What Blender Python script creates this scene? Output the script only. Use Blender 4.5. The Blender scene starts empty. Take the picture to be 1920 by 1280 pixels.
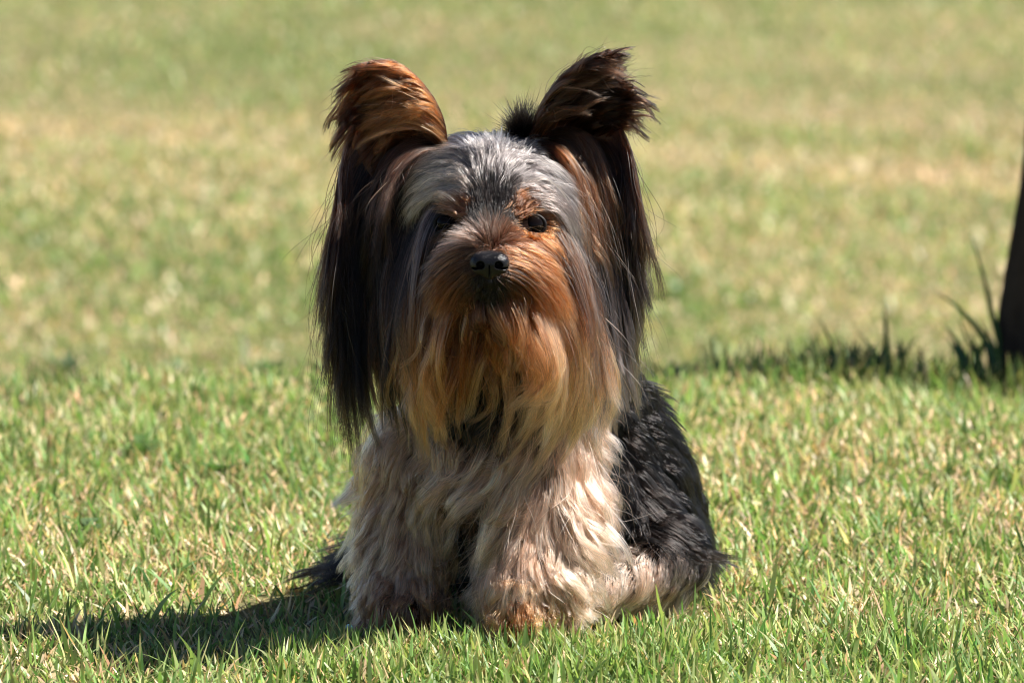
import bpy, math, random
import numpy as np

random.seed(7)
rng = np.random.default_rng(7)
S = bpy.context.scene
COL = S.collection

# ------------------------------------------------------------------ camera
F = 10880.0                       # focal length in pixels of the 1920 wide photograph
CAM = np.array([0.0, -4.0, 0.85])
PITCH = math.atan2(0.65, 4.0)
cd = bpy.data.cameras.new('camera')
cd.sensor_width = 36.0
cd.lens = F / 1920 * 36.0
cd.clip_start = 0.1
cd.clip_end = 500
cam = bpy.data.objects.new('camera', cd)
COL.objects.link(cam)
cam.location = CAM
cam.rotation_euler = (math.pi / 2 - PITCH, 0, 0)
cd.dof.use_dof = True
cd.dof.focus_distance = 3.96
cd.dof.aperture_fstop = 9.0
cd.dof.aperture_blades = 8
S.camera = cam

# ------------------------------------------------------------------ light
SUN_EL, SUN_AZ = 50.0, 88.0       # azimuth clockwise from +Y
world = bpy.data.worlds.new('World')
S.world = world
world.use_nodes = True
wn = world.node_tree
wn.nodes.clear()
sky = wn.nodes.new('ShaderNodeTexSky')
sky.sky_type = 'NISHITA'
sky.sun_disc = False
sky.altitude = 1500
sky.air_density = 0.7
sky.dust_density = 0.5
sky.sun_elevation = math.radians(SUN_EL)
sky.sun_rotation = math.radians(SUN_AZ)
bg = wn.nodes.new('ShaderNodeBackground')
bg.inputs['Strength'].default_value = 0.05
wo = wn.nodes.new('ShaderNodeOutputWorld')
wn.links.new(sky.outputs[0], bg.inputs[0])
wn.links.new(bg.outputs[0], wo.inputs[0])
sl = bpy.data.lights.new('sun', 'SUN')
sl.energy = 5.0
sl.angle = math.radians(0.5)
sl.color = (1.0, 0.955, 0.89)
sun = bpy.data.objects.new('sun', sl)
COL.objects.link(sun)
az, el = math.radians(SUN_AZ), math.radians(SUN_EL)
import mathutils
sdir = mathutils.Vector((math.sin(az) * math.cos(el), math.cos(az) * math.cos(el), math.sin(el)))
sun.rotation_euler = sdir.to_track_quat('Z', 'Y').to_euler()
sun.location = (3, 0, 4)

S.view_settings.view_transform = 'Standard'
S.view_settings.look = 'None'
S.view_settings.gamma = 1
S.view_settings.use_curve_mapping = False
S.view_settings.exposure = 1.68
S.render.engine = 'CYCLES'
S.cycles.max_bounces = 12
S.cycles.diffuse_bounces = 4
S.cycles.glossy_bounces = 6
S.cycles.transmission_bounces = 10
S.cycles.filter_width = 1.1
S.cycles.use_denoising = True
S.cycles.sample_clamp_indirect = 4.0
S.cycles.use_adaptive_sampling = False
S.cycles_curves.shape = 'RIBBONS'
S.cycles_curves.subdivisions = 2

# ------------------------------------------------------------------ helpers
cp, sp = math.cos(PITCH), math.sin(PITCH)
FWD = np.array([0, cp, -sp]); UP = np.array([0, sp, cp]); RIGHT = np.array([1.0, 0, 0])

def ray(px, py):
    px = np.asarray(px, float); py = np.asarray(py, float)
    return (FWD + np.multiply.outer((px - 960) / F, RIGHT) + np.multiply.outer((640 - py) / F, UP))

def P(px, py, Y):
    d = ray(px, py)
    return CAM + d * ((np.asarray(Y, float) - CAM[1]) / d[..., 1])[..., None]

def smooth(a, b, x):
    t = np.clip((x - a) / (b - a), 0, 1)
    return t * t * (3 - 2 * t)

class Noise2:
    def __init__(self, seed):
        self.g = np.random.default_rng(seed).random((64, 64))
    def __call__(self, x, y, scale):
        x = np.asarray(x) * scale + 1000.37; y = np.asarray(y) * scale + 1000.71
        xi = np.floor(x).astype(int); yi = np.floor(y).astype(int)
        fx = x - xi; fy = y - yi
        fx = fx * fx * (3 - 2 * fx); fy = fy * fy * (3 - 2 * fy)
        g = self.g
        a = g[xi % 64, yi % 64]; b = g[(xi + 1) % 64, yi % 64]
        c = g[xi % 64, (yi + 1) % 64]; d = g[(xi + 1) % 64, (yi + 1) % 64]
        return (a * (1 - fx) + b * fx) * (1 - fy) + (c * (1 - fx) + d * fx) * fy
N1, N2, N3, N4 = Noise2(1), Noise2(2), Noise2(3), Noise2(4)

def ground(x, y):
    x = np.asarray(x, float); y = np.asarray(y, float)
    edge = 1.06 - 0.06 * (1 - smooth(-0.25, 0.12, x)) + 0.07 * (N1(x, 0 * x, 2.3) - 0.5)
    z = -0.30 * smooth(edge, edge + 0.75, y)
    z = z + 0.012 * (N2(x, y, 5.0) - 0.5) * smooth(0.3, 0.7, np.hypot(x, y)) - 0.012 * smooth(0.6, 1.0, y) - 0.02 * smooth(0.25, 0.5, x) * smooth(0.75, 1.05, y)
    z = z + 0.05 * (N3(x, y, 0.6) - 0.5) * smooth(1.6, 3, y)
    return z

def on_ground(px, py):
    d = ray(px, py)
    t = 4.0
    for _ in range(400):
        p = CAM + d * t
        h = p[2] - float(ground(p[0], p[1]))
        if h < 0.0008: break
        t += max(h * 0.8, 0.001)
    return CAM + d * t

def make_mesh(name, verts, faces_flat, nper, mat, parent=None, smooth_shade=True, colors=None):
    """faces_flat: concatenated indices, nper: verts per face (int or array)"""
    verts = np.asarray(verts, np.float32); faces_flat = np.asarray(faces_flat, np.int32).ravel()
    me = bpy.data.meshes.new(name)
    nf = len(faces_flat) // nper if np.isscalar(nper) else len(nper)
    tot = np.full(nf, nper, np.int32) if np.isscalar(nper) else np.asarray(nper, np.int32)
    start = np.concatenate([[0], np.cumsum(tot)[:-1]]).astype(np.int32)
    me.vertices.add(len(verts)); me.vertices.foreach_set('co', verts.ravel())
    me.loops.add(len(faces_flat)); me.loops.foreach_set('vertex_index', faces_flat)
    me.polygons.add(nf); me.polygons.foreach_set('loop_start', start); me.polygons.foreach_set('loop_total', tot)
    if smooth_shade: me.polygons.foreach_set('use_smooth', np.ones(nf, bool))
    me.update(calc_edges=True)
    if colors is not None:
        at = me.attributes.new('tint', 'FLOAT_COLOR', 'POINT')
        c4 = np.ones((len(verts), 4), np.float32); c4[:, :3] = colors
        at.data.foreach_set('color', c4.ravel())
    me.materials.append(mat)
    o = bpy.data.objects.new(name, me)
    COL.objects.link(o)
    if parent is not None: o.parent = parent
    return o

def empty(name, loc):
    o = bpy.data.objects.new(name, None); COL.objects.link(o); o.location = loc
    o.empty_display_size = 0.02
    return o

def tag(o, label=None, cat=None, group=None, kind=None):
    if label: o['label'] = label
    if cat: o['category'] = cat
    if group: o['group'] = group
    if kind: o['kind'] = kind
    return o

def new_mat(name):
    m = bpy.data.materials.new(name); m.use_nodes = True
    nt = m.node_tree; nt.nodes.clear()
    out = nt.nodes.new('ShaderNodeOutputMaterial')
    return m, nt, out

def simple_mat(name, col, rough=0.5, spec=0.5, noise=None, bump=0.0, bump_scale=200.0, col2=None):
    m, nt, out = new_mat(name)
    b = nt.nodes.new('ShaderNodeBsdfPrincipled')
    b.inputs['Base Color'].default_value = (*col, 1); b.inputs['Roughness'].default_value = rough
    b.inputs['Specular IOR Level'].default_value = spec
    tc = nt.nodes.new('ShaderNodeTexCoord')
    if col2 is not None:
        n = nt.nodes.new('ShaderNodeTexNoise'); n.inputs['Scale'].default_value = noise or 30; n.inputs['Detail'].default_value = 6
        nt.links.new(tc.outputs['Object'], n.inputs['Vector'])
        r = nt.nodes.new('ShaderNodeValToRGB'); r.color_ramp.elements[0].position = 0.35; r.color_ramp.elements[1].position = 0.65
        r.color_ramp.elements[0].color = (*col, 1); r.color_ramp.elements[1].color = (*col2, 1)
        nt.links.new(n.outputs['Fac'], r.inputs[0]); nt.links.new(r.outputs[0], b.inputs['Base Color'])
    if bump:
        n2 = nt.nodes.new('ShaderNodeTexNoise'); n2.inputs['Scale'].default_value = bump_scale; n2.inputs['Detail'].default_value = 4
        nt.links.new(tc.outputs['Object'], n2.inputs['Vector'])
        bp = nt.nodes.new('ShaderNodeBump'); bp.inputs['Strength'].default_value = bump; bp.inputs['Distance'].default_value = 0.001
        nt.links.new(n2.outputs['Fac'], bp.inputs['Height']); nt.links.new(bp.outputs[0], b.inputs['Normal'])
    nt.links.new(b.outputs[0], out.inputs[0])
    return m

def blade_mat(name, rough=0.45, trans=0.4):
    m, nt, out = new_mat(name)
    at = nt.nodes.new('ShaderNodeAttribute'); at.attribute_name = 'tint'
    b = nt.nodes.new('ShaderNodeBsdfPrincipled')
    b.inputs['Roughness'].default_value = rough
    b.inputs['Specular IOR Level'].default_value = 0.35
    nt.links.new(at.outputs['Color'], b.inputs['Base Color'])
    t = nt.nodes.new('ShaderNodeBsdfTranslucent')
    g = nt.nodes.new('ShaderNodeMix'); g.data_type = 'RGBA'; g.blend_type = 'MULTIPLY'
    g.inputs['Factor'].default_value = 1.0
    nt.links.new(at.outputs['Color'], g.inputs[6]); g.inputs[7].default_value = (1.0, 1.15, 0.7, 1)
    nt.links.new(g.outputs[2], t.inputs[0])
    mx = nt.nodes.new('ShaderNodeMixShader'); mx.inputs[0].default_value = trans
    nt.links.new(b.outputs[0], mx.inputs[1]); nt.links.new(t.outputs[0], mx.inputs[2])
    nt.links.new(mx.outputs[0], out.inputs[0])
    return m

def hair_mat(name, rough=0.28, radial=0.45, ior=1.33):
    m, nt, out = new_mat(name)
    at = nt.nodes.new('ShaderNodeAttribute'); at.attribute_name = 'tint'
    h = nt.nodes.new('ShaderNodeBsdfHairPrincipled')
    h.parametrization = 'COLOR'
    nt.links.new(at.outputs['Color'], h.inputs['Color'])
    h.inputs['Roughness'].default_value = rough
    h.inputs['Radial Roughness'].default_value = radial
    h.inputs['Random Roughness'].default_value = 0.4
    h.inputs['IOR'].default_value = ior
    nt.links.new(h.outputs[0], out.inputs[0])
    return m

# ------------------------------------------------------------------ lawn sheet
def lawn_material():
    m, nt, out = new_mat('lawn_soil')
    b = nt.nodes.new('ShaderNodeBsdfPrincipled'); b.inputs['Roughness'].default_value = 0.95
    b.inputs['Specular IOR Level'].default_value = 0.1
    tc = nt.nodes.new('ShaderNodeTexCoord')
    n = nt.nodes.new('ShaderNodeTexNoise'); n.inputs['Scale'].default_value = 60; n.inputs['Detail'].default_value = 8
    n2 = nt.nodes.new('ShaderNodeTexNoise'); n2.inputs['Scale'].default_value = 1.6; n2.inputs['Detail'].default_value = 5
    for k in (n, n2): nt.links.new(tc.outputs['Object'], k.inputs['Vector'])
    r = nt.nodes.new('ShaderNodeValToRGB')
    r.color_ramp.elements[0].position = 0.3; r.color_ramp.elements[1].position = 0.7
    r.color_ramp.elements[0].color = (0.04, 0.032, 0.016, 1); r.color_ramp.elements[1].color = (0.11, 0.085, 0.045, 1)
    r2 = nt.nodes.new('ShaderNodeValToRGB')
    r2.color_ramp.elements[0].position = 0.35; r2.color_ramp.elements[1].position = 0.65
    r2.color_ramp.elements[0].color = (0.09, 0.12, 0.035, 1); r2.color_ramp.elements[1].color = (0.24, 0.2, 0.1, 1)
    nt.links.new(n.outputs['Fac'], r.inputs[0]); nt.links.new(n2.outputs['Fac'], r2.inputs[0])
    mx = nt.nodes.new('ShaderNodeMix'); mx.data_type = 'RGBA'; mx.inputs['Factor'].default_value = 0.5
    nt.links.new(r.outputs[0], mx.inputs[6]); nt.links.new(r2.outputs[0], mx.inputs[7])
    nt.links.new(mx.outputs[2], b.inputs['Base Color'])
    bp = nt.nodes.new('ShaderNodeBump'); bp.inputs['Strength'].default_value = 0.8; bp.inputs['Distance'].default_value = 0.01
    nt.links.new(n.outputs['Fac'], bp.inputs['Height']); nt.links.new(bp.outputs[0], b.inputs['Normal'])
    nt.links.new(b.outputs[0], out.inputs[0])
    return m

def build_lawn():
    xs = np.concatenate([[-250, -80, -30, -12, -6], np.linspace(-4, 4, 101), [6, 12, 30, 80, 250]])
    ys = np.concatenate([[-250, -60, -15, -6, -3], np.linspace(-2, 10, 161), [12, 16, 25, 45, 90, 250]])
    X, Y = np.meshgrid(xs, ys, indexing='ij')
    V = np.stack([X, Y, ground(X, Y)], -1).reshape(-1, 3)
    nx, ny = len(xs), len(ys)
    i, j = np.meshgrid(np.arange(nx - 1), np.arange(ny - 1), indexing='ij')
    a = (i * ny + j).ravel(); b = ((i + 1) * ny + j).ravel()
    Fq = np.stack([a, b, b + 1, a + 1], -1)
    o = make_mesh('lawn', V, Fq, 4, lawn_material())
    tag(o, 'sunlit lawn ground of soil and thatch under the grass', kind='structure')
build_lawn()

# ------------------------------------------------------------------ dog body field
PRIMS = []   # (a, b, ra, rb)
PXM = 4.0 / (F * cp)  # metres per photo pixel near the dog
def cap(p0, r0, p1=None, r1=None):
    a = P(*p0); b = P(*(p1 or p0)) + (0 if p1 else np.array([0, 0, 1e-4]))
    PRIMS.append((a, b, r0 * PXM, (r1 if r1 is not None else r0) * PXM))
# head
cap((928, 384, -0.055), 106, (930, 370, -0.045), 94)
cap((866, 462, -0.075), 62); cap((990, 462, -0.075), 62)
cap((924, 440, -0.095), 56, (918, 500, -0.143), 34)
cap((920, 535, -0.125), 36, (925, 530, -0.08), 60)
cap((812, 362, -0.022), 40); cap((1048, 362, -0.022), 40)
# neck, chest, torso
cap((930, 480, -0.03), 100, (940, 760, -0.01), 120)
cap((940, 825, -0.025), 132, (925, 930, 0.015), 88)
cap((950, 820, 0.03), 130, (1130, 960, 0.12), 120)
cap((1110, 800, 0.07), 105, (1165, 955, 0.11), 128)
cap((960, 830, 0.05), 120, (1010, 960, 0.16), 120)
# thighs and hind feet
cap((1180, 985, 0.05), 92, (1225, 1035, 0.03), 60)
cap((1270, 1062, 0.02), 40, (1105, 1112, -0.035), 30)
cap((820, 1000, 0.10), 80, (770, 1050, 0.07), 40)
# forelegs
cap((775, 880, -0.02), 68, (752, 1125, -0.055), 44)
cap((752, 1125, -0.055), 42, (752, 1172, -0.076), 34)
cap((1010, 880, -0.04), 76, (994, 1095, -0.078), 50)
cap((994, 1095, -0.078), 48, (970, 1150, -0.104), 36)
# tail curling round on the ground
cap((1000, 1030, 0.20), 40, (820, 1058, 0.15), 26)
cap((820, 1058, 0.15), 24, (672, 1064, 0.10), 7)
PA = np.array([p[0] for p in PRIMS]); PB = np.array([p[1] for p in PRIMS])
RA = np.array([p[2] for p in PRIMS]); RB = np.array([p[3] for p in PRIMS])
KS = 0.010
def sdf(p):
    p = np.asarray(p, np.float64).reshape(-1, 3)
    out = np.empty(len(p))
    for s in range(0, len(p), 200000):
        q = p[s:s + 200000]
        acc = np.zeros(len(q))
        for a, b, ra, rb in zip(PA, PB, RA, RB):
            ba = b - a
            h = np.clip(((q - a) @ ba) / (ba @ ba), 0, 1)
            d = np.sqrt(((q - a - h[:, None] * ba) ** 2).sum(1)) - (ra + (rb - ra) * h)
            acc += np.exp(-np.clip(d, -0.3, 0.6) / KS)
        out[s:s + 200000] = -KS * np.log(np.maximum(acc, 1e-30))
    return out
def sdf_grad(p):
    e = 0.002
    g = np.stack([sdf(p + np.array(v) * e) - sdf(p - np.array(v) * e) for v in ((1, 0, 0), (0, 1, 0), (0, 0, 1))], -1)
    return g / (np.linalg.norm(g, axis=1, keepdims=True) + 1e-9)

def surface_nets(f, lo, hi, h):
    n = [int(math.ceil((hi[k] - lo[k]) / h)) + 1 for k in range(3)]
    ax = [lo[k] + h * np.arange(n[k]) for k in range(3)]
    G = np.stack(np.meshgrid(*ax, indexing='ij'), -1)
    v = f(G.reshape(-1, 3)).reshape(n)
    nc = [m - 1 for m in n]
    corners = [(i, j, k) for i in (0, 1) for j in (0, 1) for k in (0, 1)]
    sub = lambda c: v[c[0]:c[0] + nc[0], c[1]:c[1] + nc[1], c[2]:c[2] + nc[2]]
    acc = np.zeros(nc + [3]); cnt = np.zeros(nc)
    for a in range(8):
        for b in range(a + 1, 8):
            ca, cb = corners[a], corners[b]
            if sum(abs(x - y) for x, y in zip(ca, cb)) != 1: continue
            va, vb = sub(ca), sub(cb)
            m = (va < 0) != (vb < 0)
            t = np.where(m, va / np.where(va - vb == 0, 1, va - vb), 0)
            for q in range(3):
                acc[..., q] += np.where(m, ca[q] + t * (cb[q] - ca[q]), 0)
            cnt += m
    act = cnt > 0
    idx = -np.ones(nc, int); idx[act] = np.arange(act.sum())
    ii = np.argwhere(act)
    verts = np.array(lo) + h * (ii + acc[act] / cnt[act][:, None])
    faces = []
    for ax_ in range(3):
        o1, o2 = [(1, 2), (2, 0), (0, 1)][ax_]
        sl0 = [slice(1, -1)] * 3; sl0[ax_] = slice(0, -1)
        sl1 = list(sl0); sl1[ax_] = slice(1, None)
        s0 = v[tuple(sl0)] < 0; s1 = v[tuple(sl1)] < 0
        for sgn, m in ((0, s0 & ~s1), (1, ~s0 & s1)):
            e = np.argwhere(m)
            off = np.ones(3, int); off[ax_] = 0
            e = e + off
            def gi(d1, d2):
                c = e.copy(); c[:, o1] -= d1; c[:, o2] -= d2
                return idx[c[:, 0], c[:, 1], c[:, 2]]
            q = np.stack([gi(1, 1), gi(0, 1), gi(0, 0), gi(1, 0)], -1)
            if sgn: q = q[:, ::-1]
            faces.append(q)
    return verts, np.concatenate(faces)

lo = np.minimum((PA - RA[:, None]).min(0), (PB - RB[:, None]).min(0)) - 0.02
hi = np.maximum((PA + RA[:, None]).max(0), (PB + RB[:, None]).max(0)) + 0.02
BV, BF = surface_nets(sdf, lo, hi, 0.0045)

skin = simple_mat('dog_skin', (0.005, 0.003, 0.0022), 0.9, 0.0, noise=60, col2=(0.009, 0.005, 0.004))
dog = make_mesh('dog', BV, BF, 4, skin)
tag(dog, 'small long-haired black and tan terrier sitting on the lawn facing the camera', 'dog')

# ------------------------------------------------------------------ ears (shells)
def poly(pts, n):
    pts = np.asarray(pts, float)
    s = np.concatenate([[0], np.cumsum(np.linalg.norm(np.diff(pts, axis=0), axis=1))])
    s /= s[-1]
    # catmull-rom style smoothing through cubic hermite
    t = np.linspace(0, 1, n)
    m = np.gradient(pts, s, axis=0)
    k = np.clip(np.searchsorted(s, t, side='right') - 1, 0, len(s) - 2)
    h = (s[k + 1] - s[k])[:, None]; u = ((t - s[k])[:, None]) / h
    return ((2 * u**3 - 3 * u**2 + 1) * pts[k] + (u**3 - 2 * u**2 + u) * h * m[k] +
            (-2 * u**3 + 3 * u**2) * pts[k + 1] + (u**3 - u**2) * h * m[k + 1])

def ear_shell(inner, outer, yin, yout, back):
    nu, nv = 11, 15
    I = poly(inner, nv); O = poly(outer, nv)
    u = np.linspace(0, 1, nu)[:, None]
    px = I[None, :, 0] * (1 - u) + O[None, :, 0] * u
    py = I[None, :, 1] * (1 - u) + O[None, :, 1] * u
    v = np.linspace(0, 1, nv)[None, :]
    Yv = (yin * (1 - u) + yout * u) + back * (1 - (2 * u - 1) ** 2) * (1 - v ** 2 * 0.8)
    front = P(px, py, Yv)
    backp = P(px, py, Yv + 0.003)
    vv = np.concatenate([front.reshape(-1, 3), backp.reshape(-1, 3)])
    i, j = np.meshgrid(np.arange(nu - 1), np.arange(nv - 1), indexing='ij')
    a = (i * nv + j).ravel(); b = ((i + 1) * nv + j).ravel()
    q = np.stack([a, b, b + 1, a + 1], -1)
    n = nu * nv
    ring = [i_ * nv for i_ in range(nu)] + [(nu - 1) * nv + j_ for j_ in range(1, nv)] + [i_ * nv + nv - 1 for i_ in range(nu - 2, -1, -1)] + [j_ for j_ in range(nv - 2, 0, -1)]
    ring = np.array(ring); r2 = np.roll(ring, -1)
    side = np.stack([ring, r2, r2 + n, ring + n], -1)
    fq = np.concatenate([q[:, ::-1], q + n, side])
    return vv, fq

earL_in = [(842, 285), (832, 222), (803, 168), (768, 132), (722, 114)]
earL_out = [(705, 345), (672, 290), (662, 220), (668, 155), (705, 114)]
earR_in = [(985, 285), (1005, 215), (1040, 160), (1085, 124), (1135, 116)]
earR_out = [(1150, 345), (1168, 295), (1160, 240), (1150, 175), (1150, 122)]
skin_ear = simple_mat('ear_skin', (0.10, 0.045, 0.025), 0.7, 0.2, noise=80, col2=(0.06, 0.03, 0.018))
EL = ear_shell(earL_in, earL_out, -0.045, -0.040, 0.022)
ER = ear_shell(earR_in, earR_out, -0.045, -0.030, 0.022)
ear_l = make_mesh('ear', EL[0], EL[1], 4, skin_ear, dog)
ear_r = make_mesh('ear', ER[0], ER[1], 4, skin_ear, dog)
tag(ear_l, 'upright rusty brown ear lit by the sun')
tag(ear_r, 'upright dark brown ear in its own shade with a wispy dark tip')

# ------------------------------------------------------------------ fur guides
C = dict(
    silver=(0.21, 0.187, 0.182), white=(0.52, 0.43, 0.35), grey=(0.070, 0.062, 0.062), char=(0.014, 0.0115, 0.0115),
    black=(0.0050, 0.0036, 0.0030), dbrown=(0.016, 0.0075, 0.004), brown=(0.055, 0.022, 0.0095), rust=(0.135, 0.044, 0.0135),
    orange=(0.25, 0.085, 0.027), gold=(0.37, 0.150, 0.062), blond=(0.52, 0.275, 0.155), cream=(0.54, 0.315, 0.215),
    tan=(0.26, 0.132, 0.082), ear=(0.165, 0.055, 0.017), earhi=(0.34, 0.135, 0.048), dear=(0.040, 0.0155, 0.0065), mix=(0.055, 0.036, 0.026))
NP = 13

def surf_point(px, py):
    d = ray(px, py); d = d / np.linalg.norm(d)
    t = 3.6; best = (9, None)
    for _ in range(120):
        p = CAM + d * t
        s = float(sdf(p[None])[0])
        if s < best[0]: best = (s, p)
        if s < 0.0005 or t > 4.6: break
        t += max(s * 0.8, 0.001)
    return best[1]

class G:
    """one guide strand: region, colours root>tip, depth change to the tip, pixel path; Y fixes the root depth"""
    def __init__(s, reg, c0, c1, dy, path, Y=None, bulge=0.0):
        pts = poly([tuple(map(float, q.split(','))) for q in path.split()], NP)
        s.reg = reg
        y0 = Y if Y is not None else surf_point(*pts[0])[1]
        t = np.linspace(0, 1, NP)
        Yv = y0 + dy * t - bulge * np.sin(np.pi * t)
        w = P(pts[:, 0], pts[:, 1], Yv)
        s.root = w[0]; s.off = w - w[0]
        s.c0 = np.array(C[c0]); s.c1 = np.array(C[c1])

def guides_body():
    g = []
    A = lambda *a, **k: g.append(G(*a, **k))
    # forehead, silver, brushed up and outward from the stop
    f = 'forehead'
    A(f, 'char', 'silver', 0.02, '925,340 929,300 937,268 942,242')
    A(f, 'char', 'silver', 0.02, '900,340 892,300 878,270 862,250')
    A(f, 'char', 'silver', 0.02, '955,340 970,300 982,268 992,245')
    A(f, 'char', 'silver', 0.03, '880,315 858,285 825,272 795,285 775,320')
    A(f, 'silver', 'white', 0.025, '870,345 840,322 805,325 778,350 762,392')  # left brow lock whitened, its sunlit highlight put into the colour
    A(f, 'tan', 'white', 0.025, '862,368 830,350 798,362 775,392 762,450')
    A(f, 'char', 'silver', 0.03, '868,325 835,300 795,308 765,340 745,400')
    A(f, 'grey', 'silver', 0.03, '978,340 1012,326 1050,348 1080,400 1102,480')
    A(f, 'brown', 'silver', 0.025, '990,368 1020,358 1055,385 1082,440 1098,520')
    A(f, 'char', 'silver', 0.03, '980,315 1020,298 1068,325 1100,390 1122,490')
    A(f, 'brown', 'silver', 0.03, '1000,385 1035,385 1066,425 1085,485 1094,550')
    A(f, 'char', 'grey', 0.03, '905,285 880,262 850,252 815,262')
    A(f, 'char', 'grey', 0.03, '960,285 985,262 1020,262 1060,290')
    A(f, 'char', 'silver', 0.0, '930,292 932,268 938,240', )
    A(f, 'char', 'silver', 0.0, '895,292 884,268 872,246'); A(f, 'char', 'silver', 0.0, '965,292 978,268 990,244')
    A(f, 'char', 'grey', 0.02, '850,300 815,292 785,315 768,360')
    A(f, 'char', 'grey', 0.02, '1005,300 1045,300 1085,340 1110,420')
    A(f, 'black', 'char', 0.01, '830,330 800,360 785,410', ); A(f, 'black', 'char', 0.01, '1025,340 1055,380 1075,440')
    # dark stop between the eyes
    f = 'face_hair'
    for q in ('925,392 925,365 926,335', '910,400 905,372 898,345', '941,400 946,372 952,345', '925,415 925,395 925,372', '908,418 902,402 894,385', '944,418 948,402 955,385', '918,372 914,350 908,325', '934,372 938,350 944,325'):
        A('stop', 'black', 'black', 0.008, q)
    # rusty brows
    A(f, 'brown', 'rust', 0.008, '880,400 868,384 848,368'); A(f, 'brown', 'tan', 0.01, '862,398 840,380 812,372')
    A(f, 'dbrown', 'brown', 0.008, '966,400 976,380 994,358'); A(f, 'dbrown', 'rust', 0.01, '990,396 1012,376 1042,372'); A(f, 'brown', 'rust', 0.01, '1018,400 1042,396 1064,418')
    A(f, 'black', 'dbrown', 0.01, '818,396 800,396 785,415')
    # under and beside the eyes
    A(f, 'black', 'dbrown', 0.008, '842,448 815,455 785,480 770,515')  # left eye, muzzle and cheek hair darkened to paint in the face's shade
    A(f, 'black', 'dbrown', 0.008, '812,430 795,445 778,475')
    A(f, 'rust', 'orange', 0.008, '1000,450 1030,455 1060,480 1080,520')
    A(f, 'rust', 'orange', 0.01, '1035,425 1060,445 1080,490'); A(f, 'rust', 'orange', 0.01, '1040,460 1068,490 1088,540')
    A(f, 'dbrown', 'brown', 0.006, '870,435 855,450 835,460'); A(f, 'rust', 'rust', 0.006, '968,438 985,452 1005,462')
    # bridge of the nose, spiky
    A(f, 'brown', 'silver', -0.012, '915,445 906,420 893,396'); A(f, 'brown', 'silver', -0.012, '925,448 926,420 928,398')
    A(f, 'brown', 'tan', -0.012, '940,445 952,420 968,402'); A(f, 'brown', 'tan', -0.008, '898,455 878,438 850,425')
    A(f, 'dbrown', 'brown', -0.006, '950,455 962,445 973,440'); A(f, 'dbrown', 'brown', -0.004, '918,468 918,455 918,440')
    A(f, 'dbrown', 'silver', -0.008, '890,460 860,452 832,452 815,460')
    # muzzle
    A(f, 'black', 'brown', 0.02, '888,472 845,468 805,485 772,525')
    A(f, 'dbrown', 'rust', 0.02, '884,490 848,500 810,530 780,585')
    A(f, 'dbrown', 'rust', 0.02, '884,512 850,535 822,575 800,635')
    A(f, 'brown', 'orange', 0.02, '955,472 1000,466 1050,482 1090,530')
    A(f, 'brown', 'orange', 0.02, '956,490 1002,500 1052,528 1088,590')
    A(f, 'brown', 'orange', 0.02, '956,512 998,532 1040,575 1068,640')
    A(f, 'rust', 'orange', 0.01, '975,490 1015,508 1060,550 1085,610')
    A(f, 'black', 'dbrown', 0.01, '890,528 875,545 855,570'); A(f, 'black', 'brown', 0.01, '950,528 966,545 985,572')
    A('stop', 'black', 'black', 0.004, '920,530 919,545 916,562'); A('stop', 'black', 'black', 0.004, '905,535 898,552 888,572')
    A('stop', 'black', 'black', 0.004, '936,535 944,552 955,572'); A('stop', 'black', 'black', 0.0, '918,548 918,562 915,582')
    # cheeks
    A(f, 'dbrown', 'rust', 0.01, '822,480 790,520 768,580 762,650'); A(f, 'black', 'dbrown', 0.01, '808,455 780,500 762,560')
    A(f, 'rust', 'orange', 0.01, '1045,480 1080,525 1100,590 1108,670'); A(f, 'rust', 'orange', 0.01, '1055,455 1088,500 1106,560 1112,630')
    # beard
    b = 'beard'
    A(b, 'brown', 'gold', -0.004, '842,520 800,600 772,690 778,770 835,842', bulge=0.0084)
    A(b, 'brown', 'gold', -0.004, '825,515 790,600 770,690 772,770 808,840', bulge=0.0084)
    A(b, 'dbrown', 'gold', -0.004, '860,540 826,620 798,700 795,770 828,840', bulge=0.0098)
    A(b, 'dbrown', 'rust', 0.02, '880,560 850,630 822,700 812,775', bulge=0.0070)
    A(b, 'black', 'dbrown', 0.02, '900,570 896,600 888,640')
    A(b, 'brown', 'orange', -0.004, '920,572 935,615 968,645 1020,665', bulge=0.0098)
    A(b, 'brown', 'orange', -0.004, '930,572 960,640 978,690 965,740 935,790', bulge=0.0098)
    A(b, 'rust', 'gold', -0.004, '952,562 990,640 1005,715 978,775 915,805', bulge=0.0098)
    A(b, 'rust', 'blond', -0.004, '975,548 1025,650 1032,730 1000,792 940,828', bulge=0.0112)
    A(b, 'rust', 'blond', -0.004, '1000,535 1055,640 1070,730 1045,800 985,848', bulge=0.0112)
    A(b, 'rust', 'gold', -0.004, '1020,520 1085,640 1098,740 1075,810 1025,852', bulge=0.0098)
    A(b, 'rust', 'blond', -0.004, '1035,505 1108,620 1125,720 1118,790 1095,842', bulge=0.0084)
    A(b, 'orange', 'blond', -0.004, '1045,490 1118,610 1142,720 1148,810', bulge=0.0070)
    A(b, 'dbrown', 'rust', 0.01, '912,565 916,600 922,650')
    k = 'side_hair'
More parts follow.
